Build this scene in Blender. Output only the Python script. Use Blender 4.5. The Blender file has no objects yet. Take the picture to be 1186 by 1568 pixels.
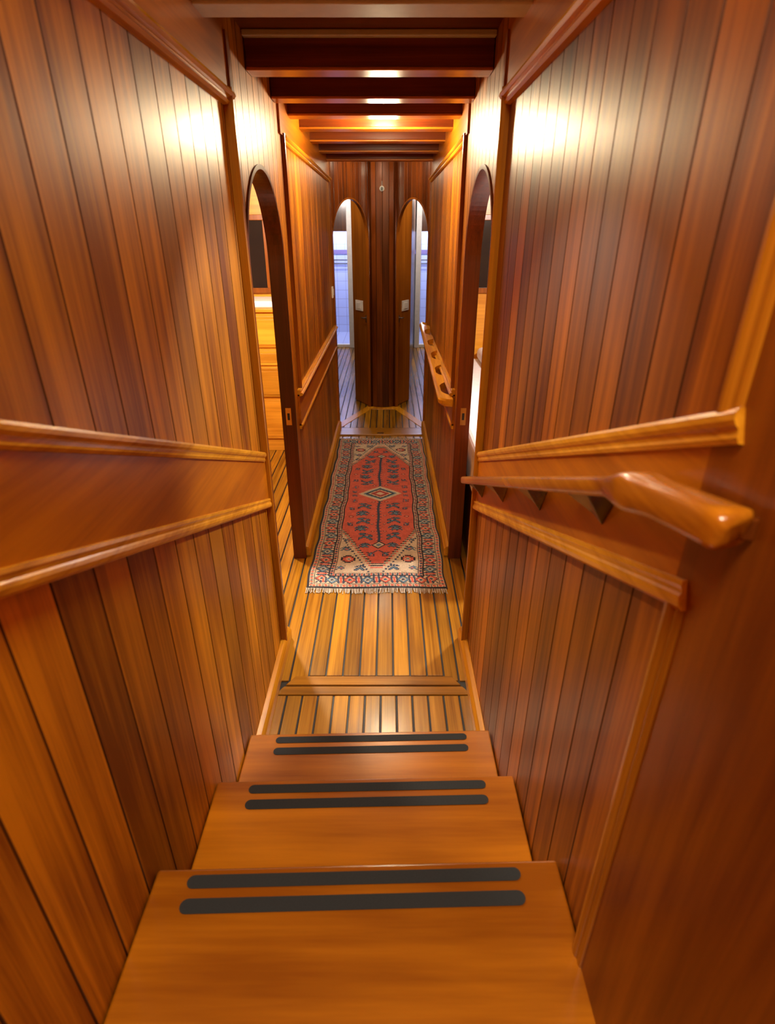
import bpy, math, random
import numpy as np
from mathutils import Vector
random.seed(4); np.random.seed(4)
S=1.7
def Z(z): return (z+1)*S
XL,XR=-.28,.21
sc=bpy.context.scene
try: sc.view_settings.view_transform='Standard'; sc.view_settings.look='None'
except Exception as e: print(e)

# ------------------------------------------------------------ materials
def mat_base(name):
    m=bpy.data.materials.new(name); m.use_nodes=True
    nt=m.node_tree; b=nt.nodes['Principled BSDF']
    return m,nt,b
def wood(name,axis,dark,light,rough=.34,streak=38,vary=.3,bump=.12,coat=.10,mottle=.45,lo=.4,hi=.62,spec=.32):
    m,nt,b=mat_base(name); N=nt.nodes; L=nt.links
    tc=N.new('ShaderNodeTexCoord'); at=N.new('ShaderNodeAttribute'); at.attribute_name='prnd'
    off=N.new('ShaderNodeVectorMath'); off.operation='MULTIPLY_ADD'
    L.new(at.outputs['Fac'],off.inputs[0]); off.inputs[1].default_value=(7,13,9); L.new(tc.outputs['Object'],off.inputs[2])
    def noise(sc_,along,detail,rgh=.6,dist=0):
        mp=N.new('ShaderNodeMapping'); s=[sc_]*3; s['xyz'.index(axis)]=along
        mp.inputs['Scale'].default_value=s; L.new(off.outputs[0],mp.inputs['Vector'])
        n=N.new('ShaderNodeTexNoise'); n.inputs['Scale'].default_value=1; n.inputs['Detail'].default_value=detail
        n.inputs['Roughness'].default_value=rgh; n.inputs['Distortion'].default_value=dist
        L.new(mp.outputs[0],n.inputs['Vector']); return n
    n1=noise(streak,.9,4,.6,.3); n2=noise(streak*5,5,3); n3=noise(4,1.1,2)
    def mix(a,b_,f):
        x=N.new('ShaderNodeMix'); x.data_type='FLOAT'; x.inputs[0].default_value=f
        L.new(a,x.inputs[2]); L.new(b_,x.inputs[3]); return x.outputs[0]
    k=mix(mix(n1.outputs['Fac'],n2.outputs['Fac'],.3),n3.outputs['Fac'],mottle)
    r=N.new('ShaderNodeValToRGB'); r.color_ramp.elements[0].position=lo; r.color_ramp.elements[1].position=hi
    r.color_ramp.elements[0].color=dark; r.color_ramp.elements[1].color=light
    L.new(k,r.inputs[0])
    mr=N.new('ShaderNodeMapRange'); L.new(at.outputs['Fac'],mr.inputs[0]); mr.inputs[3].default_value=1-vary; mr.inputs[4].default_value=1+vary*.6
    vm=N.new('ShaderNodeVectorMath'); vm.operation='SCALE'; L.new(r.outputs[0],vm.inputs[0]); L.new(mr.outputs[0],vm.inputs['Scale'])
    L.new(vm.outputs[0],b.inputs['Base Color'])
    b.inputs['Roughness'].default_value=rough; b.inputs['Coat Weight'].default_value=coat; b.inputs['Coat Roughness'].default_value=.18
    b.inputs['Specular IOR Level'].default_value=spec
    bp=N.new('ShaderNodeBump'); bp.inputs['Strength'].default_value=bump; bp.inputs['Distance'].default_value=.004
    L.new(k,bp.inputs['Height']); L.new(bp.outputs[0],b.inputs['Normal'])
    return m
def plain(name,col,rough=.5,metal=0,noise=.12,scale=30,emit=None,es=0):
    m,nt,b=mat_base(name); N=nt.nodes; L=nt.links
    tc=N.new('ShaderNodeTexCoord'); n=N.new('ShaderNodeTexNoise'); n.inputs['Scale'].default_value=scale; n.inputs['Detail'].default_value=3
    L.new(tc.outputs['Object'],n.inputs['Vector'])
    r=N.new('ShaderNodeValToRGB'); 
    r.color_ramp.elements[0].color=tuple(c*(1-noise) for c in col[:3])+(1,); r.color_ramp.elements[1].color=tuple(min(1,c*(1+noise)) for c in col[:3])+(1,)
    L.new(n.outputs['Fac'],r.inputs[0]); L.new(r.outputs[0],b.inputs['Base Color'])
    b.inputs['Roughness'].default_value=rough; b.inputs['Metallic'].default_value=metal
    if emit: b.inputs['Emission Color'].default_value=emit; b.inputs['Emission Strength'].default_value=es
    return m
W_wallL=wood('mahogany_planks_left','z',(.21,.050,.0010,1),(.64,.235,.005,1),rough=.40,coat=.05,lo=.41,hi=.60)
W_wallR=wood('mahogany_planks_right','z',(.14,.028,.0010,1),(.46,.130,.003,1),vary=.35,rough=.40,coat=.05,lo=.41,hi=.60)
W_rail=wood('mahogany_rail','y',(.30,.075,.0015,1),(.60,.19,.004,1),rough=.34,streak=22,vary=.15)
W_mould=wood('teak_moulding','y',(.40,.14,.004,1),(.74,.33,.018,1),rough=.25,vary=.12)
W_grab=wood('grab_rail_wood','y',(.30,.08,.003,1),(.62,.22,.01,1),rough=.2,vary=.1,coat=.4,spec=.5)
W_mouldz=wood('teak_moulding_vertical','z',(.15,.035,.002,1),(.34,.095,.005,1),rough=.28,vary=.12)
W_mouldz2=wood('panel_moulding_vertical','z',(.28,.085,.004,1),(.52,.19,.010,1),rough=.26,vary=.12)
W_groove=wood('plank_groove','z',(.04,.009,.001,1),(.09,.022,.001,1),rough=.5)
W_dark=wood('dark_mahogany','x',(.08,.012,.003,1),(.21,.042,.005,1),rough=.3)
W_beambounce=wood('beam_underside_bounce','x',(.34,.09,.006,1),(.56,.18,.012,1),rough=.32)  # lighter orange holds the floor-bounce light on beam undersides
W_darkz=wood('dark_mahogany_vertical','z',(.06,.012,.002,1),(.22,.05,.006,1),rough=.22,spec=.5)
W_jamb=wood('jamb_mahogany','z',(.06,.011,.002,1),(.17,.032,.004,1),rough=.3)
W_stile=wood('stile_mahogany','z',(.14,.026,.002,1),(.32,.08,.003,1),rough=.33,streak=20)
W_panel=wood('locker_side_panel','z',(.24,.06,.004,1),(.48,.15,.010,1),rough=.33)
W_tread=wood('stair_tread_wood','x',(.27,.070,.002,1),(.58,.19,.006,1),rough=.28,streak=16,bump=.08,coat=.3,mottle=.6,spec=.4)
W_floor=wood('teak_floor_planks','y',(.19,.070,.003,1),(.52,.235,.014,1),rough=.26,vary=.3,streak=60,coat=.3,spec=.4)
W_floorx=wood('teak_floor_cross','x',(.19,.070,.003,1),(.46,.19,.012,1),rough=.26,vary=.2,streak=60,coat=.3,spec=.4)
W_cab=wood('cabin_oak','x',(.50,.19,.010,1),(.78,.36,.03,1),rough=.35)
M_caulk=plain('black_caulking',(.008,.007,.006,1),.5)
M_grip=plain('anti_slip_tape',(.018,.02,.022,1),.85,scale=400,noise=.5)
M_brass=plain('brass',(.65,.42,.16,1),.3,1)
M_chrome=plain('chrome',(.5,.5,.52,1),.3,1)
M_white=plain('white_plastic',(.85,.83,.78,1),.35)
M_sheet=plain('white_sheet',(.85,.84,.82,1),.8)
M_cream=plain('cream_paint',(.60,.56,.50,1),.5)
M_black=plain('dark_glass',(.01,.01,.012,1),.08)
M_lamp=plain('lamp_glass',(.9,.85,.7,1),.3,emit=(1,.84,.60,1),es=10)
def tilemat():
    m,nt,b=mat_base('lavender_tiles'); N=nt.nodes; L=nt.links
    tc=N.new('ShaderNodeTexCoord'); mp=N.new('ShaderNodeMapping'); mp.inputs['Rotation'].default_value=(math.pi/2,0,0)
    L.new(tc.outputs['Object'],mp.inputs[0])
    br=N.new('ShaderNodeTexBrick'); br.offset=0; br.inputs['Scale'].default_value=1; br.inputs['Brick Width'].default_value=.15; br.inputs['Row Height'].default_value=.15
    br.inputs['Mortar Size'].default_value=.004; br.inputs['Color1'].default_value=(.50,.56,.80,1); br.inputs['Color2'].default_value=(.54,.60,.84,1); br.inputs['Mortar'].default_value=(.35,.37,.55,1)
    L.new(mp.outputs[0],br.inputs['Vector']); L.new(br.outputs[0],b.inputs['Base Color']); b.inputs['Roughness'].default_value=.25
    return m
M_tile=tilemat()

# ------------------------------------------------------------ mesh builder
class MB:
    def __init__(s): s.v=[];s.f=[];s.m=[];s.r=[]
    def face(s,pts,mi=0,r=.5):
        i=len(s.v); s.v+= [tuple(p) for p in pts]; s.f.append(tuple(range(i,i+len(pts)))); s.m.append(mi); s.r.append(r)
    def hull(s,vs,fs,mi=0,r=None):
        if r is None: r=random.random()
        i=len(s.v); s.v+=[tuple(p) for p in vs]
        for f in fs: s.f.append(tuple(i+k for k in f)); s.m.append(mi); s.r.append(r)
    def box(s,a,b,mi=0,r=None):
        x0,x1=sorted((a[0],b[0]));y0,y1=sorted((a[1],b[1]));z0,z1=sorted((a[2],b[2]))
        s.hull([(x0,y0,z0),(x1,y0,z0),(x1,y1,z0),(x0,y1,z0),(x0,y0,z1),(x1,y0,z1),(x1,y1,z1),(x0,y1,z1)],
          [(0,3,2,1),(4,5,6,7),(0,1,5,4),(1,2,6,5),(2,3,7,6),(3,0,4,7)],mi,r)
    def prism(s,poly,vec,mi=0,r=None):
        n=len(poly); poly=[Vector(p) for p in poly]; vec=Vector(vec)
        s.hull(poly+[p+vec for p in poly],[tuple(range(n))[::-1],tuple(range(n,2*n))]+[(i,(i+1)%n,n+(i+1)%n,n+i) for i in range(n)],mi,r)
    def sweep(s,p0,p1,n,v,prof,mi=0,r=None):
        p0=Vector(p0);n=Vector(n);v=Vector(v)
        s.prism([p0+n*a+v*b for a,b in prof],Vector(p1)-p0,mi,r)
    def cyl(s,c,axis,rad,h,mi=0,seg=20,r=None):
        c=Vector(c);ax=Vector(axis).normalized(); t=ax.orthogonal().normalized(); u=ax.cross(t)
        s.prism([c+t*rad*math.cos(2*math.pi*i/seg)+u*rad*math.sin(2*math.pi*i/seg) for i in range(seg)],ax*h,mi,r)
    def done(s,name,mats,parent=None,bevel=0,smooth=False,seg=2):
        me=bpy.data.meshes.new(name); me.from_pydata(s.v,[],s.f); 
        for m in mats: me.materials.append(m)
        me.polygons.foreach_set('material_index',s.m)
        at=me.attributes.new('prnd','FLOAT','FACE'); at.data.foreach_set('value',s.r)
        import bmesh
        bm=bmesh.new(); bm.from_mesh(me); bmesh.ops.recalc_face_normals(bm,faces=bm.faces); bm.to_mesh(me); bm.free()
        if smooth:
            for p in me.polygons: p.use_smooth=True
        o=bpy.data.objects.new(name,me); sc.collection.objects.link(o)
        if parent: o.parent=parent
        if bevel:
            b=o.modifiers.new('bevel','BEVEL'); b.width=bevel; b.segments=seg; b.limit_method='ANGLE'; b.angle_limit=math.radians(40)
        return o
def empty(name):
    e=bpy.data.objects.new(name,None); sc.collection.objects.link(e); e.empty_display_size=.1; return e

# wall of tongue-and-groove planks between 2D points with optional arch opening (material 0 plank, 1 back, 2 groove)
def plank_wall(mb,p0,p1,n,z0,z1,spacing,arch=None,thick=.07,g=.004,gw=.0026,start=0):
    p0=Vector(p0);p1=Vector(p1);d=(p1-p0);L=d.length;d/=L;n=Vector(n).normalized()
    def zb(s):
        if arch:
            c,r,zs,rz=arch
            if abs(s-c)<r: return zs+rz*math.sqrt(max(0,1-((s-c)/r)**2))
        return z0
    k=spacing-start
    edges=[0]
    while k<L-.01: edges.append(k); k+=spacing
    edges.append(L)
    for a,b in zip(edges[:-1],edges[1:]):
        w=min(gw,(b-a)/3)
        xs=[a,a+w,b-w,b]
        if arch:
            c,r,_,_=arch
            for e in (c-r,c+r):
                if a<e<b: xs.append(e)
            for q in range(1,48):
                e=c-r*math.cos(math.pi*q/48)
                if a<e<b: xs.append(e)
        xs=sorted(set(round(x,5) for x in xs))
        def dep(s):
            if s<a+w: return -g*(1-(s-a)/w)
            if s>b-w: return -g*(1-(b-s)/w)
            return 0
        rr=random.random()
        for s0,s1 in zip(xs[:-1],xs[1:]):
            if s1-s0<1e-5: continue
            e=1e-5
            za,zc=zb(s0+e),zb(s1-e)
            mid=(s0+s1)/2; mi=2 if (mid<a+w or mid>b-w) else 0
            A=p0+d*s0+n*dep(s0); B=p0+d*s1+n*dep(s1)
            mb.face([(A.x,A.y,za),(B.x,B.y,zc),(B.x,B.y,z1),(A.x,A.y,z1)],mi,rr)
            A=p0+d*s0-n*thick; B=p0+d*s1-n*thick
            mb.face([(A.x,A.y,za),(B.x,B.y,zc),(B.x,B.y,z1),(A.x,A.y,z1)],1,rr)
    for q in (p0,p1):
        A=q; B=q-n*thick
        mb.face([(A.x,A.y,z0),(B.x,B.y,z0),(B.x,B.y,z1),(A.x,A.y,z1)],1,.5)
def arch_band(mb,p0,p1,n,arch,z0,thick,proud=.006,w=.014,mi=0):
    p0=Vector(p0);p1=Vector(p1);d=(p1-p0).normalized();n=Vector(n).normalized()
    c,r,zs,rz=arch
    def outline(k):
        o=[(c-r+k,z0)]
        for q in range(0,49):
            t=math.pi*q/48; o.append((c-(r-k)*math.cos(t),zs+(rz-k)*math.sin(t)))
        o.append((c+r-k,z0)); return o
    A=outline(-.002);B=outline(w)
    def p(s,z,dn): q=p0+d*s+n*dn; return (q.x,q.y,z)
    rr=random.random()
    for i in range(len(A)-1):
        for (U,V,du,dv) in ((A,B,proud,proud),(B,B,proud,-thick-proud),(B,A,-thick-proud,-thick-proud),(A,A,proud,-thick-proud)):
            mb.face([p(*U[i],du),p(*U[i+1],du),p(*V[i+1],dv),p(*V[i],dv)],mi,rr)

zc_=Z(.345); ztop=Z(.8)
TH=.06
xl,xr=XL*S,XR*S
# ------------------------------------------------------------ corridor walls
ARL=((1.44-1.2)*S,.21*S,Z(-.07),.2*S)
for side in ('left','right'):
    x=xl if side=='left' else xr; n=(1,0) if side=='left' else (-1,0)
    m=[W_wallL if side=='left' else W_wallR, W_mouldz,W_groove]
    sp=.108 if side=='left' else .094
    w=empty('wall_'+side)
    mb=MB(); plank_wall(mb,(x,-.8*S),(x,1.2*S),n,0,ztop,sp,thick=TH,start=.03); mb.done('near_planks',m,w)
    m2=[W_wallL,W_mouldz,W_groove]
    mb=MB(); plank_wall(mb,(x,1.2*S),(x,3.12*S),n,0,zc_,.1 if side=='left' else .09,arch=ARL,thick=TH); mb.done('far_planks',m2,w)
    mb=MB(); arch_band(mb,(x,1.2*S),(x,3.12*S),n,ARL,0,TH,mi=0); mb.done('door_'+('1' if side=='left' else '2'),[W_jamb],w)
PR=[(0,0),(.012,0),(.022,.005),(.024,.012),(.02,.018),(.013,.021),(.013,.026),(.016,.030),(.012,.036),(0,.038)]
PRs=[(a*.8,b*.75) for a,b in PR]
PRn=[(.010+a*.42,b*.98) if a>0 else (0,b*.98) for a,b in PR]
def sl(y,y0,z0,k=.405): return z0+k*(y0-y)
def near_trim(side):
    x=xl if side=='left' else xr; s=1 if side=='left' else -1
    ytop,ybot=((1.17,-.438),(1.15,-.565)) if side=='left' else ((1.15,-.429),(1.16,-.575))
    yb=1.2; ys=.333 if side=='right' else .12; ya=ys-.001
    t=empty('trim_1' if side=='left' else 'trim_2')
    mb=MB(); T=.012
    poly=[(x,y*S,Z(z)) for y,z in ((ya,sl(ya,*ytop)),(yb-.03,sl(yb-.03,*ytop)),(yb-.03,sl(yb-.03,*ybot)),(ya,sl(ya,*ybot)))]
    mb.prism(poly,(s*T,0,0),0,.5)
    mb.box((x,-.78*S,Z(.215)),(x+s*T,yb*S,ztop),0,.4)
    mb.done('rail_boards',[W_rail],t,bevel=.001)
    mb=MB(); up=Vector((0,.405,1)).normalized()
    def line(y0,y1,ref,flip,prof):
        a=Vector((x+s*.002,y0*S,Z(sl(y0,*ref)))); b=Vector((x+s*.002,y1*S,Z(sl(y1,*ref))))
        mb.sweep(a,b,(s,0,0),up*(1 if not flip else -1),prof)
    e=.022
    line(ys-e,yb-.035,ytop,True,PRn); line(ys-e,yb-.035,ybot,False,PRn)
    mb.sweep((x,(ys-e)*S,Z(.218)),(x,(yb-.005)*S,Z(.218)),(s,0,0),(0,0,-1),[(a*1.2,b*1.1) for a,b in PR])
    mb.done('mouldings',[W_mould],t)
    mb=MB()
    mb.sweep((x,yb*S-.055,0),(x,yb*S-.055,Z(.22)),(s,0,0),(0,1,0),[(a*1.1,b*1.0) for a,b in PR],2)
    mb.box((x,yb*S-.02,0),(x+s*.018,yb*S+.012,Z(.3)),0,.2)
    mb.box((x,-.78*S,0),(x+s*.0118,ys*S,Z(.216)),1,.5)
    for z0,z1 in ((0,sl(ys,*ybot)+.01),(sl(ys,*ytop)-.01,.218)):
        mb.sweep((x,ys*S,Z(z0) if z0 else .3),(x,ys*S,Z(z1)),(s,0,0),(0,-1,0),PRn,2)
    mb.done('stiles',[W_mouldz,W_stile,W_mouldz2],t,bevel=.001)
near_trim('left'); near_trim('right')
def far_trim(side):
    x=xl if side=='left' else xr; s=1 if side=='left' else -1
    t=empty('trim_3' if side=='left' else 'trim_4')
    y0,y1=1.76,3.1
    mb=MB(); mb.box((x,y0*S-.06,Z(-.555)),(x+s*.01,y1*S,Z(-.455)),0,.5); mb.box((x,1.72*S,Z(.225)),(x+s*.01,3.12*S,Z(.345)),0,.5)
    mb.done('rail_boards',[W_rail],t)
    mb=MB()
    mb.sweep((x,y0*S-.06,Z(-.46)),(x,y1*S,Z(-.46)),(s,0,0),(0,0,1),[(a*1.3,b*.9) for a,b in PR])
    mb.sweep((x,y0*S-.06,Z(-.55)),(x,y1*S,Z(-.55)),(s,0,0),(0,0,-1),PRs)
    mb.sweep((x,y0*S,Z(.23)),(x,y1*S,Z(.23)),(s,0,0),(0,0,-1),PR)
    mb.done('mouldings',[W_mould],t)
    mb=MB(); mb.sweep((x,y0*S-.015,Z(-.45)),(x,y0*S-.015,Z(.23)),(s,0,0),(0,1,0),PRs)
    mb.box((x,3.07*S,0),(x+s*.014,3.125*S,Z(.345)))
    mb.done('stiles',[W_mouldz],t)
far_trim('left'); far_trim('right')
for side,x,s in (('left',xl,1),('right',xr,-1)):
    mb=MB()
    for y0,y1 in ((.80,1.225),(1.655,3.08)):
        mb.prism([(x,y0*S,0.004),(x+s*.03,y0*S,0.004),(x+s*.03,y0*S,.05),(x+s*.018,y0*S,.065),(x,y0*S,.07)],(0,(y1-y0)*S,0),0,.6)
    mb.done('baseboard_'+side,[W_mould],bevel=.002)

# ------------------------------------------------------------ floor
fl=empty('floor')
mb=MB(); mb.box((-1.8*S,-.9*S,-.06),(1.8*S,7*S,-.006)); mb.done('subfloor_caulking',[M_caulk],fl)
def planks_y(mb,x0,x1,y0,y1,w,gap=.008,mi=0,zt=0.):
    n=max(1,round((x1-x0)/w)); w=(x1-x0)/n
    for i in range(n):
        mb.box((x0+i*w+gap/2,y0,-.02),(x0+(i+1)*w-gap/2,y1,zt),mi)
mb=MB(); g=.004
planks_y(mb,xl+.0,xr,.79*S,1.009*S,.064)
planks_y(mb,-.198*S,.142*S,1.078*S,2.925*S,.068)
for a,b in ((-.28,-.244),(-.244,-.198),(.142,.178),(.178,.21)):
    mb.box((a*S+g,1.06*S,-.02),(b*S-g,2.925*S,0))
planks_y(mb,-1.6*S,xl-.0,.6*S,3.1*S,.07); planks_y(mb,xr,1.6*S,.6*S,3.1*S,.07)
planks_y(mb,-.7*S,.65*S,3.07*S,5.6*S,.064)
mb.done('long_planks',[W_floor],fl,bevel=.0015,seg=1)
mb=MB()
def trap(y0,y1,i0,i1,zt): mb.prism([(xl+i0,y0,-.02),(xr-i0,y0,-.02),(xr-i1,y1,-.02),(xl+i1,y1,-.02)],(0,0,.02+zt))
trap(1.012*S,1.042*S-g,.012,.045,.001); trap(1.042*S+g,1.075*S,.05,.085,.001)
mb.box((xl,2.93*S,-.02),(xr,2.985*S,.012)); mb.box((xl,2.99*S,-.02),(xr,3.06*S,.004))
mb.done('cross_boards',[W_floorx],fl,bevel=.002)
mb=MB()
for sx,cx0,cx1 in ((-1,-.28,-.104),(1,.21,.047)):
    a=Vector((cx0*S,3.09*S,-.015)); b=Vector((cx1*S,3.5*S,-.015)); d=(b-a).normalized(); nn=Vector((-d.y,d.x,0))*.04
    mb.prism([a-nn,b-nn,b+nn,a+nn],(0,0,.019))
mb.prism([(-.1*S,3.44*S,-.015),(.045*S,3.44*S,-.015),(.06*S,3.5*S,-.015),(-.115*S,3.5*S,-.015)],(0,0,.018))
mb.done('sill_boards',[W_mould],fl,bevel=.002)
mb=MB(); mb.box((-.055*S,2.94*S,.012),(-.02*S,2.965*S,.0135)); mb.done('floor_latch_plate',[M_brass])

# ------------------------------------------------------------ stairs
st=empty('staircase')
TR=[(.42,-.692,-.77),(.630,-.8066,.38),(.822,-.914,.59)]
mt=MB(); mr_=MB(); mg=MB()
for i,(yf,z,yb) in enumerate(TR):
    zt=Z(z); e=.006
    yl,yr=(yf-e)*S,(yf+e)*S
    mt.prism([(xl+.003,yb*S,zt-.032),(xr-.003,yb*S,zt-.032),(xr-.003,yr,zt-.032),(xl+.003,yl,zt-.032)],(0,0,.032))
    zb=Z(TR[i+1][1])-.001 if i<2 else .0
    mr_.prism([(xl+.004,yl-.045,zb),(xr-.004,yr-.045,zb),(xr-.004,yr-.025,zb),(xl+.004,yl-.025,zb)],(0,0,zt-.032-zb))
    for o0,o1 in ((.015,.041),(.060,.088)):
        xa,xb=(-.238 if i==0 else -.224)*S,.160*S
        fp=[]; r=(o1-o0)/2; cy=-(o0+r)
        def yy(x): return yf*S+ (x-(xl+xr)/2)/(xr-xl)*2*e*S
        for q in range(9):
            t=-math.pi/2+math.pi*q/8; x=xb-r+r*math.cos(t); fp.append((x,yy(x)+cy+r*math.sin(t),zt+.0002))
        for q in range(9):
            t=math.pi/2+math.pi*q/8; x=xa+r+r*math.cos(t); fp.append((x,yy(x)+cy+r*math.sin(t),zt+.0002))
        mg.prism(fp,(0,0,.0016))
mt.done('treads',[W_tread],st,bevel=.006,seg=3); mr_.done('risers',[W_tread],st); mg.done('anti_slip_strips',[M_grip],st)

# ------------------------------------------------------------ ceiling
mb=MB(); mb.box((-1.7*S,.98*S,zc_),(1.7*S,7*S,zc_+.05)); mb.done('ceiling',[W_dark])
for i,yb in enumerate((1.02,1.38,1.645,1.865,2.09,2.36,2.65,2.95)):
    mb=MB(); mb.box((xl+.002,yb*S,Z(.29)),(xr-.002,(yb+.052)*S,zc_-.001))
    mb.box((xl+.002,yb*S-.004,Z(.29)-.010),(xr-.002,(yb+.052)*S+.004,Z(.29)),1)  # underside strip, bounce light in its colour on all but the cream beam
    if i==1: mb.box((xl+.002,yb*S-.03,zc_-.018),(xr-.002,yb*S,zc_-.001),2)
    mb.done('ceiling_beam',[W_dark,M_cream if i==0 else W_beambounce,M_cream],bevel=.003)
mb=MB(); mb.box((xl,.96*S,Z(.30)),(xr,.985*S,ztop)); mb.box((xl-.07,-.82*S,ztop),(xr+.07,1.0*S,ztop+.04)); mb.done('ceiling',[W_dark])
mb=MB(); plank_wall(mb,(xr,-.8*S),(xl,-.8*S),(0,1),0,ztop,.11); mb.done('wall_back',[W_wallL,W_wallL,W_groove])

# ------------------------------------------------------------ forward bulkhead
wf=empty('wall_front')
mb=MB()
for k,(c0,c1,n) in enumerate((((-.28,3.1),(-.104,3.5),(.4,-.176)),((.21,3.1),(.047,3.5),(-.4,-.163)))):
    a=Vector(c0)*S;b=Vector(c1)*S; L=(b-a).length
    ar=(L/2,L/2-.015,Z(.155)-L/2+.03,L/2-.03)
    plank_wall(mb,a,b,n,0,zc_,.08,arch=ar,thick=.02)
    m2=MB(); arch_band(m2,a,b,n,ar,0,.02,w=.01,proud=.004); m2.done('door_%d'%(3+k),[W_mouldz],wf)
mb.done('angled_bulkheads',[W_darkz,W_darkz,W_groove],wf)
mb=MB()
foot=[(-.31,5.6),(-.208,3.654),(-.112,3.512)]
for q in range(0,7):
    t=math.pi*(1-q/6); foot.append((-.0285+.072*math.cos(t),3.508-.03*math.sin(t)))
foot+=[(.055,3.512),(.139,3.654),(.25,5.6)]
for i in range(len(foot)-1):
    a=Vector(foot[i])*S;b=Vector(foot[i+1])*S; d=(b-a)
    n=Vector((d.y,-d.x)); 
    plank_wall(mb,a,b,n,0,zc_,.085 if (i<2 or i>9) else .5,thick=.012,g=.003,gw=.003)
mb.done('locker_column',[W_darkz,W_darkz,W_groove])
mb=MB()
for c0,c1 in (((-.113,3.513),(-.207,3.652)),((.056,3.513),(.138,3.652))):
    a=Vector(c0)*S;b=Vector(c1)*S;d=(b-a).normalized();n=Vector((d.y,-d.x)); 
    if n.y>0:n=-n
    q=[a+n*.001,b+n*.001,b+n*.007,a+n*.007]
    mb.prism([(p.x,p.y,.01) for p in q],(0,0,Z(.2)),0)
mb.done('side_panels',[W_panel],wf)
mb=MB()
for sx in (-.104,.047): mb.cyl((sx*S,3.497*S,0),(0,0,1),.010,zc_,seg=16)
mb.done('corner_beads',[W_jamb],wf,smooth=True)
mb=MB(); mb.cyl((-.03*S,3.478*S-.004,Z(.206)),(0,-1,0),.022,.012); mb.cyl((-.03*S,3.478*S-.016,Z(.206)),(0,-1,0),.012,.012,1); mb.cyl((-.03*S,3.478*S-.012,Z(.206)),(0,0,1),.004,.06)
mb.done('ceiling_hook',[plain('pewter',(.18,.17,.16,1),.45,1),M_caulk])
def on_face(c0,c1,f,z,w,h,t,name,mat):
    a=Vector(c0)*S;b=Vector(c1)*S;d=(b-a).normalized();c=a+(b-a)*f
    n=Vector((d.y,-d.x)); 
    if n.y>0:n=-n
    c=c+n*.008
    mb=MB()
    def bx(cs,cz,w,h,t0,t1,mi):
        q=c+d*cs; pl=[q-d*w/2+n*t0,q+d*w/2+n*t0]
        mb.prism([(pl[0].x,pl[0].y,cz-h/2),(pl[1].x,pl[1].y,cz-h/2),(pl[1].x,pl[1].y,cz+h/2),(pl[0].x,pl[0].y,cz+h/2)],(n.x*(t1-t0),n.y*(t1-t0),0),mi)
    bx(0,z,w,h,.0,t,0)
    if name=='light_switch': bx(0,z,w*.5,h*.6,t,t+.005,0)
    else: 
        q=c+n*t; mb.cyl((q.x,q.y,z+.01),(n.x,n.y,0),.007,.03)
        mb.cyl((q.x+n.x*.025,q.y+n.y*.025,z+.01),(d.x,d.y,0),.006,.045)
    mb.done(name,[mat],bevel=.002)
for c0,c1 in (((-.112,3.512),(-.208,3.654)),((.055,3.512),(.139,3.654))):
    on_face(c0,c1,.55,Z(-.40),.14,.10,.008,'light_switch',M_white)
    on_face(c0,c1,.12,Z(-.47),.02,.07,.004,'door_latch',M_chrome)
for k,(sx,x0,xi) in enumerate(((-1,-.62,-.31),(1,.56,.25))):
    mb=MB(); xo=x0*S
    plank_wall(mb,(xo,3.12*S),(xo,5.6*S),(-sx,0),0,zc_,.1)
    xa,xb=sorted((x0,xi))
    ca,cb=sorted((x0,(XL if sx<0 else XR)))
    mb.box((ca*S,3.1*S,0),(cb*S,3.12*S,zc_))
    mb.box((xa*S,5.6*S,Z(.0)),(xb*S,5.64*S,zc_))
    wp=mb.done('wall_passage_'+('left' if sx<0 else 'right'),[W_darkz,W_darkz,W_groove])
    mb=MB(); w=.08
    xj=xi+sx*.028
    mb.box((xj*S-w/2 ,5.52*S,0),(xj*S+w/2,5.60*S,Z(.26)))
    mb.box((x0*S,5.55*S,0),(x0*S-sx*w,5.60*S,Z(.0)))
    mb.box((xa*S,5.55*S,0.0),(xb*S,5.60*S,.045))
    mb.done('door_%d'%(5+k),[M_white],wp,bevel=.004)
    mb=MB()
    mb.box((x0*S-.1,6.4*S,0),(xi*S+.1,6.43*S,zc_)); mb.box((x0*S+sx*.1,5.64*S,0),(x0*S+sx*.07,6.4*S,zc_)); mb.box((xi*S-sx*.1,5.64*S,0),(xi*S-sx*.13,6.4*S,zc_))
    mb.box((x0*S-.1,5.64*S,0.0),(xi*S+.1,6.4*S,.02))
    mb.done('wall_bathroom_'+('left' if sx<0 else 'right'),[M_tile])
    xm=(x0+xi)/2*S
    mb=MB(); mb.box((xm-.25,6.39*S,Z(-.21)),(xm+.25,6.4*S-.0,Z(-.17))); 
    mb.done('trim_%d'%(5+k),[plain('tile_border',(.2,.15,.3,1),.4)])
    mb=MB()
    for dz in (0,.06): mb.cyl((xm-.17,6.36*S,Z(-.30)+dz),(1,0,0),.009,.34)
    for dx in (-.16,.16): mb.box((xm+dx-.008,6.35*S,Z(-.30)-.01),(xm+dx+.008,6.4*S,Z(-.30)+.08))
    mb.done('towel_rail',[plain('dark_metal',(.08,.08,.09,1),.35,.8)])

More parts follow.
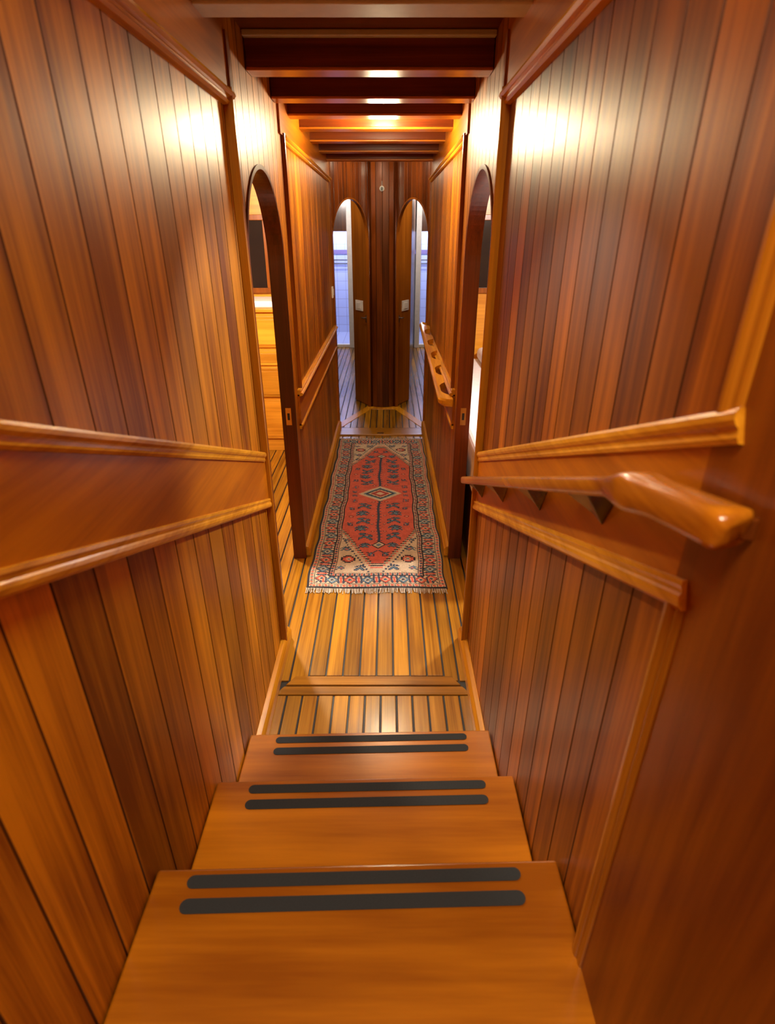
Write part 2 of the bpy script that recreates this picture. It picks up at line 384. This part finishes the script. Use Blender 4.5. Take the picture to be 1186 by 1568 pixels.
# ------------------------------------------------------------ handrails
def handrail(name,x,s,A,B,gaps,off=.05,bw=.026,h=.034,gl=.11,mat=W_mould):
    a=Vector((x,A[0],A[1]));b=Vector((x,B[0],B[1])); L=(b-a).length; d=(b-a)/L; n=Vector((s,0,0)); v=n.cross(d).normalized()
    if v.z<0: v=-v
    def pt(t,k,w=0): return a+d*t+n*k+v*w
    mb=MB(); N_=int(L/.008); ts=[L*i/N_ for i in range(N_+1)]
    def outd(t):
        e=min(t,L-t)
        if e<.05: return (off+bw)*math.sqrt(max(0.02,1-((.05-e)/.05)**2))
        return off+bw
    def ind(t):
        for c in gaps:
            k=abs(t-c)/(gl/2)
            if k<1: return off*min(1,(1-k**3.0)*1.05)
        return 0.0
    sec=[]; ch=h*.28
    for t in ts:
        o=outd(t); i_=ind(t); 
        sec.append([pt(t,i_,-h/2),pt(t,max(i_,o-ch),-h/2),pt(t,o,-h/2+ch),pt(t,o,h/2-ch),pt(t,max(i_,o-ch),h/2),pt(t,i_,h/2)])
    vs=[p for s_ in sec for p in s_]; fs=[]
    for i in range(len(sec)-1):
        for k in range(6): fs.append((i*6+k,i*6+(k+1)%6,(i+1)*6+(k+1)%6,(i+1)*6+k))
    fs.append(tuple(range(6))); m=len(sec)-1; fs.append(tuple(m*6+k for k in range(6))[::-1])
    mb.hull(vs,fs,0,.6)
    return mb.done(name,[mat])
handrail('handrail',xr-.014,-1,(1.70*S,Z(-.475)),(2.93*S,Z(-.415)),[.2+i*.37 for i in range(6)],off=.05,bw=.024,h=.04,gl=.26)
def smooth_tube(mb,path,mi=0,seg=20):
    vs=[];fs=[]
    for i,(p,hn,hv) in enumerate(path):
        d=(path[min(i+1,len(path)-1)][0]-path[max(i-1,0)][0]).normalized()
        n=Vector((-1,0,0)); n=(n-d*n.dot(d)).normalized(); v=n.cross(d).normalized()
        if v.z<0:v=-v
        for j in range(seg):
            t=2*math.pi*j/seg; c,s_=math.cos(t),math.sin(t)
            c=math.copysign(abs(c)**.5,c); s_=math.copysign(abs(s_)**.5,s_)
            vs.append(p+n*hn*c+v*hv*s_)
    m=len(path)
    for i in range(m-1):
        for j in range(seg): fs.append((i*seg+j,i*seg+(j+1)%seg,(i+1)*seg+(j+1)%seg,(i+1)*seg+j))
    fs.append(tuple(range(seg))); fs.append(tuple((m-1)*seg+j for j in range(seg)))
    mb.hull(vs,fs,mi,.6)
gr=empty('grab_rail'); mb=MB()
def rz(y): return -.526+.424*(1.22-y)
path=[]
for i in range(41):
    u=i/40; y=1.215-(1.215-.40)*u
    o=.040 ; 
    if u<.06: o=.012+.028*math.sin(u/.06*math.pi/2)
    path.append((Vector((xr-.012-o,y*S,Z(rz(y)))),.022,.0145))
for i in range(1,25):
    u=i/24; y=.40-.132*u
    o=.041-.012*u**2
    bulge=.006*math.exp(-((u-.25)/.16)**2)   # carved knuckle at the start of the grip
    k=math.sin(math.pi*min(u*1.0,.5))
    path.append((Vector((xr-.012-o,y*S,Z(rz(y))-.038*u**1.5)),.021+.002*k+bulge*.6,.0145+.006*k+bulge))
path.append((path[-1][0]+Vector((.002,-.004,-.002)),.019,.017)); path.append((path[-1][0]+Vector((.001,-.002,0)),.010,.009))
smooth_tube(mb,path); mb.done('bar',[W_grab],gr,smooth=True)
mb=MB()
for yc in (1.10,.90,.68,.48):  # dark wedges stand in for the shaded gaps under the bar
    top=[Vector((xr-.0125,(yc-.040)*S,Z(rz(yc-.040))-.010)),Vector((xr-.060,(yc-.030)*S,Z(rz(yc-.030))-.010)),Vector((xr-.060,(yc+.030)*S,Z(rz(yc+.030))-.010)),Vector((xr-.0125,(yc+.040)*S,Z(rz(yc+.040))-.010))]
    bot=[Vector((xr-.0125,(yc-.012)*S,Z(rz(yc))-.062)),Vector((xr-.0125,(yc+.012)*S,Z(rz(yc))-.062))]
    mb.hull(top+bot,[(0,1,2,3),(0,4,1),(3,2,5),(1,4,5,2),(0,3,5,4)],0,.2)
e_=path[-3][0]
mb.hull([Vector((xr-.012,e_.y+.004,e_.z-.016)),Vector((xr-.03,e_.y+.004,e_.z-.014)),Vector((xr-.03,e_.y+.055,e_.z-.030)),Vector((xr-.012,e_.y+.060,e_.z-.034)),
         Vector((xr-.012,e_.y+.004,e_.z+.008)),Vector((xr-.03,e_.y+.004,e_.z+.008)),Vector((xr-.03,e_.y+.055,e_.z-.008)),Vector((xr-.012,e_.y+.060,e_.z-.008))],
        [(0,3,2,1),(4,5,6,7),(0,1,5,4),(1,2,6,5),(2,3,7,6),(3,0,4,7)],0,.3)
mb.done('gap_shade_and_end_foot',[W_darkz],gr,bevel=.002)

# ------------------------------------------------------------ lamp
lx,ly=-.012,2.0
def dome(name,x,y,z,R,dep):
    lamp=empty(name)
    mb=MB(); mb.cyl((x,y,z-.012),(0,0,1),R*1.18,.011,seg=32); mb.done('base_ring',[M_brass],lamp,bevel=.003)
    mb=MB(); vs=[];fs=[]
    for i in range(9):
        t=math.pi/2*i/8
        for j in range(28): vs.append((x+R*math.cos(t)*math.cos(2*math.pi*j/28),y+R*math.cos(t)*math.sin(2*math.pi*j/28),z-.012-dep*math.sin(t)))
    for i in range(8):
        for j in range(28): fs.append((i*28+j,i*28+(j+1)%28,(i+1)*28+(j+1)%28,(i+1)*28+j))
    mb.hull(vs,fs); mb.done('glass_dome',[M_lamp],lamp,smooth=True)
dome('added_fill_dome',lx*S,ly*S,zc_,.072,.07)
def light(name,loc,power,col,kind='POINT',size=.06,spec=1.0):
    l=bpy.data.lights.new(name,kind); l.energy=power; l.color=col
    if kind=='POINT': l.shadow_soft_size=size
    else: l.shape='DISK'; l.size=size
    l.specular_factor=spec
    o=bpy.data.objects.new(name,l); sc.collection.objects.link(o); o.location=loc
    return o
light('corridor_bulb',(lx*S,ly*S,zc_-.125),50,(1,.80,.48),size=.07,spec=.12)
light('companionway_light',(-.05*S,-.15*S,ztop-.06),48,(1,.87,.66),'AREA',.5)
light('left_cabin_bulb',(-.6*S,1.9*S,Z(.2)),200,(1,.88,.68))
light('right_cabin_bulb',(.6*S,1.7*S,Z(.2)),180,(1,.94,.86))
light('left_bath_bulb',(-.47*S,6.0*S,Z(.25)),60,(.84,.89,1))
light('right_bath_bulb',(.41*S,6.0*S,Z(.25)),60,(.84,.89,1))
dome('added_fill_dome',-.035*S,3.22*S,zc_,.035,.02)  # made-up small dome, added over the forward fill light
light('forward_fill',(-.035*S,3.22*S,zc_-.05),10,(1,.82,.55),size=.03)  # added fill light to brighten the floor at the forward end
for n_,x_ in (('left',-.43),('right',.36)):
    light(n_+'_passage_fill',(x_*S,3.38*S,zc_-.12),16,(1,.90,.75),size=.05)  # added fill to brighten the locker side panels
    light(n_+'_passage_fill',(x_*S,4.9*S,zc_-.10),40,(1,.94,.88),size=.05)  # second added fill, brightens the white bathroom jambs

# ------------------------------------------------------------ cabins
for sx,nm in ((-1,'left'),(1,'right')):
    mb=MB()
    xi=(xl-TH-.01) if sx<0 else (xr+TH+.01); xo=sx*1.5*S
    mb.box((xi,2.95*S,0),(xo,2.99*S,zc_),0); mb.box((xi,.62*S,0),(xo,.66*S,zc_),0); mb.box((xo,.62*S,0),(xo+sx*.04,2.99*S,zc_),0)
    mb.done('wall_cabin_'+nm,[W_cab])
cb=empty('drawer_cabinet'); mb=MB(); x0,x1=-1.0*S,xl-TH-.012; yf=2.7*S
mb.box((x0,yf,0),(x1,2.94*S,Z(-.33)),0)
mb.box((x0,yf-.02,Z(-.33)),(x1,2.94*S,Z(-.315)),0)
mb.done('carcass',[W_cab],cb,bevel=.003)
mb=MB()
zs=[.10,.46,.72,.86,1.12]
for a,b in zip(zs[:-1],zs[1:]):
    for xa,xb in ((x0+.03,x0+.55),(x0+.58,x1-.02)):
        mb.box((xa,yf-.012,a+.012),(xb,yf,b-.012),0)
        mb.box((xa+.04,yf-.015,a+.035),(xb-.04,yf-.012,b-.035),0)
mb.done('drawer_fronts',[W_cab],cb,bevel=.003)
mb=MB()
for a,b in zip(zs[:-1],zs[1:]):
    for xm in (x0+.29,(x0+.58+x1)/2): mb.cyl((xm,yf-.017,(a+b)/2),(0,-1,0),.012,.015)
mb.done('knobs',[M_brass],cb)
mb=MB(); mb.box((x0+.05,yf+.03,Z(-.315)),(x1-.03,2.93*S,Z(-.285))); mb.done('seat_cushion',[M_sheet],bevel=.015,seg=3)
def framed(name,xa,xb,za,zb,inner):
    e=empty(name); mb=MB(); y=2.95*S-.001
    for a,b,c,d in ((xa,xb,za,za+.04),(xa,xb,zb-.04,zb),(xa,xa+.04,za+.04,zb-.04),(xb-.04,xb,za+.04,zb-.04)): mb.box((a,y-.03,c),(b,y,d))
    mb.done('frame',[W_mouldz],e,bevel=.003)
    mb=MB(); mb.box((xa+.04,y-.01,za+.04),(xb-.04,y,zb-.04)); mb.done('pane',[inner],e)
framed('window_1',-.71*S,-.56*S,Z(-.27),Z(.07),M_black)
framed('window_2',.42*S,.60*S,Z(-.27),Z(.07),M_black)
bd=empty('berth'); mb=MB(); bx0=xr+TH+.03
mb.box((bx0+.01,1.5*S,0),(1.4*S,2.93*S,Z(-.75))); mb.done('bed_base',[W_darkz],bd,bevel=.004)
mb=MB(); mb.box((bx0,1.49*S,Z(-.75)),(1.4*S,2.93*S,Z(-.58))); mb.done('mattress',[M_sheet],bd,bevel=.05,seg=5)
mb=MB(); mb.box((.45*S,2.62*S,Z(-.58)),(.85*S,2.9*S,Z(-.52))); mb.done('pillow',[M_sheet],bd,bevel=.04,seg=5)
for xx in (XL-.018,XR+.018):
    mb=MB(); y=1.65*S-.0145; mb.box((xx*S-.014,y-.002,Z(-.50)-.045),(xx*S+.014,y,Z(-.50)+.045),0); mb.box((xx*S-.006,y-.0028,Z(-.50)-.018),(xx*S+.006,y-.0018,Z(-.50)+.018),1)
    mb.cyl((xx*S,y-.002,Z(-.50)+.034),(0,-1,0),.004,.002,0); mb.done('strike_plate',[M_brass,M_caulk])
mb=MB(); mb.box((xl+.0002,3.0*S,Z(-.30)),(xl+.012,3.0*S+.06,Z(-.30)+.09)); mb.box((xl+.012,3.0*S+.015,Z(-.30)+.02),(xl+.017,3.0*S+.045,Z(-.30)+.07)); mb.done('light_switch',[M_white],bevel=.002)

# ------------------------------------------------------------ rug
rx0,rx1,ry0,ry1=-.254*S,.186*S,1.457*S,2.86*S
C=.40 # cm per cell
Wc=(rx1-rx0)*100; Lc=(ry1-ry0)*100
nx=int(Wc/C); ny=int(Lc/C)
col=dict(n=(.035,.05,.085),r=(.54,.105,.065),c=(.52,.41,.28),b=(.10,.19,.26),k=(.02,.02,.028),g=(.18,.20,.14),o=(.5,.22,.08),d=(.36,.05,.04))
pal={k:np.array(v) for k,v in col.items()}
img=np.zeros((ny,nx,3))
xc=(np.arange(nx)+.5)*C-Wc/2; yc=(np.arange(ny)+.5)*C-Lc/2
X,Y=np.meshgrid(xc,yc); AX=np.abs(X);AY=np.abs(Y); HW=Wc/2;HL=Lc/2
D=np.minimum(HW-AX,HL-AY)
side=(HW-AX)<(HL-AY)
T=np.where(side,Y,X)
def setc(mask,ch): img[mask]=pal[ch]
setc(D>=-1,'k')
def per(t,p): return np.abs((t/p)%1-.5)*p
setc((D>1.0)&(D<=3.6),'c')
setc((D>1.0)&(D<=3.6)&(np.abs(D-2.3)+per(T,3.2)<1.1),'r')
setc((D>1.4)&(D<=3.2)&(per(T+1.6,3.2)<.35),'n')
setc((D>3.6)&(D<=4.1),'k')
mbz=(D>4.1)&(D<=11.3)
setc(mbz,'c')
p=9.6; q=per(T,p); dd=D-7.7
setc(mbz&(q+np.abs(dd)<3.9),'k'); setc(mbz&(q+np.abs(dd)<3.3)&(np.floor(T/p)%2==0),'r'); setc(mbz&(q+np.abs(dd)<3.3)&(np.floor(T/p)%2==1),'b'); setc(mbz&(q+np.abs(dd)<1.9),'c'); setc(mbz&(q+np.abs(dd)<1.1),'n')
q2=per(T+p/2,p)
setc(mbz&(np.abs(q2-1.4)<.45)&(np.abs(dd)<3.0),'n'); setc(mbz&(np.abs(np.abs(dd)-1.9)<.5)&(q2<2.2),'n'); setc(mbz&(q2<.6)&(np.abs(dd)<2.8),'r')
setc(mbz&(np.abs(np.abs(dd)-3.1)<.35)&(per(T,2.4)<.5),'n')
setc((D>11.3)&(D<=11.8),'k')
gz=(D>11.8)&(D<=14.0); setc(gz,'c'); setc(gz&(per(T,2.6)+np.abs(D-12.9)<1.0),'n'); setc(gz&(per(T+1.3,2.6)<.3),'r')
setc((D>14.0)&(D<=14.5),'k')
F=D>14.5
FH=HW-14.5; FL=HL-14.5
setc(F,'c')
Q=1.2
aq=np.floor(AX/Q)*Q
tip=FL-5
hexv=np.minimum((FH-.4-AX)*2.0, tip-aq*((tip-52)/FH)-AY)
hexv=np.minimum(hexv,tip-5-AY)
def stamp(cx,cy,art,s=.8,mirror=True):
    h=len(art);w=len(art[0])
    for sx in ((-1,1) if mirror else (1,)):
        for sy in (-1,1):
            for i,row in enumerate(art):
                for j,ch in enumerate(row):
                    if ch=='.': continue
                    px=sx*(cx+(j-w/2+.5)*s); py=sy*(cy+(h/2-i-.5)*s)
                    i0=int((px-s/2+HW)/C+.5); i1=int((px+s/2+HW)/C+.5); j0=int((py-s/2+HL)/C+.5); j1=int((py+s/2+HL)/C+.5)
                    img[max(j0,0):j1,max(i0,0):i1]=pal[ch]
flower=["..kkk..",".krrrk.","krrcrrk","krcbcrk","krrcrrk",".krrrk.","..kkk.."]
leaf=["nn...nn","nbn.nbn",".nbnbn.","..nbn..","nn.n.nn",".nnnnn.","...n..."]
bird=["..nn...nn",".nbbn.nb.","nbrrbnb..",".nbrrbb.n","..nbbbbn.",".n.nnn...","n...n...."]
hook=["nnnn..","n..nn.","n.bnn.","nnbb..","..bnn.","nnn.nn"]
setc(F&(AY>60)&(hexv>-12)&(hexv<-10.5),'n')
stamp(17.0,90,flower,1.2); stamp(9.5,99,leaf,.85)
stamp(19.3,78,bird,.75); stamp(19.8,68,hook,.6)
stamp(20.3,99,bird,.6)
setc(F&(hexv>-5.5)&(hexv<=-4.2),'r'); setc(F&(hexv>-3.2)&(hexv<=0),'k'); setc(F&(hexv>-2.2)&(hexv<=-1.0),'c')
setc(F&(hexv>0),'r')
setc((AX<.8)&(AY<74),'n')
for k in range(9,74,4): setc((np.abs(AY-k)<.4)&(AX<2.0),'n')
for k in (74,):
    setc((AX+np.abs(AY-k)<4.6),'k'); setc((AX+np.abs(AY-k)<3.4),'c'); setc((AX+np.abs(AY-k)<1.8),'b')
setc((np.abs(AX-(AY-80))<.6)&(AY>80)&(AY<84),'n')
m=AX/15.5+AY/13.0
def ma(a,ch): setc(np.floor(m*9)/9<a,ch)
ma(1.0,'k'); ma(.9,'c'); ma(.72,'b'); ma(.6,'k'); ma(.5,'c'); ma(.34,'d'); ma(.18,'c')
branch=["nn......n","nbn....nn",".nbn..nbn","..nbnnbn.","nnnbbbn..","nbb.nn...",".nn..nnn.","...nnbbbn","....nnnn."]
bush=["..n..n..n",".nbnnbnnb","..nbbbbn.","n..nbbn.n","bnnnbnnnb",".nbbnbbn.","..nnnnn..","....n...."]
for k,(cx,cy,a) in enumerate(((9.6,20,branch),(10.6,31,bush),(9.8,42,branch),(10.6,52,bush),(8.6,63,branch),(8.2,74,bush),(4.5,85,hook))):
    stamp(cx,cy,a,1.0 if k<5 else .8)
stamp(18.0,12,hook,.8); stamp(18.3,36,flower,.45); stamp(18.2,47,hook,.7); stamp(18.4,24,hook,.7); stamp(18.0,3,leaf,.55)
stamp(4.5,14,flower,.4);stamp(4.0,35,flower,.3);stamp(4.0,47,flower,.3);stamp(3.8,57,flower,.3)
img*= (1+ .28*(np.random.rand(ny,nx,1)-.5))
low=np.random.rand(ny//8+2,nx//8+2); low=np.kron(low,np.ones((8,8)))[:ny,:nx,None]
img=img*(1+.2*(low-.5))*1.0+.015
zr=.009
vx=np.linspace(rx0,rx1,nx+1); vy=np.linspace(ry0,ry1,ny+1)
VX,VY=np.meshgrid(vx,vy)
VXw=VX+.004*np.sin(VY*9)+.003*np.sin(VY*23+1)
VYw=VY+.004*np.sin(VX*13+1)
VZ=np.full_like(VX,zr)+.0015*np.random.rand(*VX.shape)+.002*np.sin(VX*20+VY*7)**2
verts=np.stack([VXw,VYw,VZ],-1).reshape(-1,3)
idx=np.arange((nx+1)*(ny+1)).reshape(ny+1,nx+1)
faces=np.stack([idx[:-1,:-1],idx[:-1,1:],idx[1:,1:],idx[1:,:-1]],-1).reshape(-1,4)
ring=list(idx[0,:])+list(idx[1:,-1])+list(idx[-1,-2::-1])+list(idx[-2:0:-1,0])
nv=len(verts); sk=verts[ring].copy(); sk[:,2]=.0025
verts=np.vstack([verts,sk]); nr=len(ring)
sf=[(ring[i],nv+i,nv+(i+1)%nr,ring[(i+1)%nr]) for i in range(nr)]
allf=[tuple(map(int,f)) for f in faces]+[tuple(map(int,f)) for f in sf]+[tuple(range(nv,nv+nr))]
me=bpy.data.meshes.new('rug_pile'); me.from_pydata(verts.tolist(),[],allf)
ca=me.attributes.new('rugcol','FLOAT_COLOR','FACE')
cols=np.ones((len(allf),4)); cols[:nx*ny,:3]=np.clip(img.reshape(-1,3),0,1); cols[nx*ny:,:3]=pal['k']
ca.data.foreach_set('color',cols.ravel())
m,nt,b=mat_base('woven_wool'); at=nt.nodes.new('ShaderNodeAttribute'); at.attribute_name='rugcol'
nt.links.new(at.outputs['Color'],b.inputs['Base Color']); b.inputs['Roughness'].default_value=.95; b.inputs['Specular IOR Level'].default_value=.1
me.materials.append(m)
rug=empty('persian_runner_rug')
o=bpy.data.objects.new('pile',me); sc.collection.objects.link(o); o.parent=rug
mb=MB()
for end,sg in ((ry0,-1),(ry1,1)):
    k=rx0
    while k<rx1:
        l=.028+random.random()*.018; dx=(random.random()-.5)*.018; w=.0035
        off=.004*math.sin(k*13+1)
        mb.prism([(k-w/2,end+off-sg*.004,.006),(k+w/2,end+off-sg*.004,.006),(k+w/2+dx,end+off+sg*l,.002),(k-w/2+dx,end+off+sg*l,.002)],(0,0,.003))
        k+=.0055
mb.done('fringe',[plain('fringe_cotton',(.48,.42,.32,1),.9,noise=.4,scale=90)],rug)

# ------------------------------------------------------------ world + camera
w=bpy.data.worlds.new('world'); sc.world=w; w.use_nodes=True
w.node_tree.nodes['Background'].inputs[0].default_value=(.9,.8,.65,1); w.node_tree.nodes['Background'].inputs[1].default_value=.05
cam=bpy.data.cameras.new('camera'); co=bpy.data.objects.new('camera',cam); sc.collection.objects.link(co)
co.location=(0,0,S); co.rotation_euler=(math.pi/2-math.radians(26.6),0,0)
cam.sensor_fit='VERTICAL'; cam.sensor_height=36; cam.lens=19.7; cam.clip_start=.02
cam.dof.use_dof=True; cam.dof.focus_distance=3.2; cam.dof.aperture_fstop=4
sc.camera=co
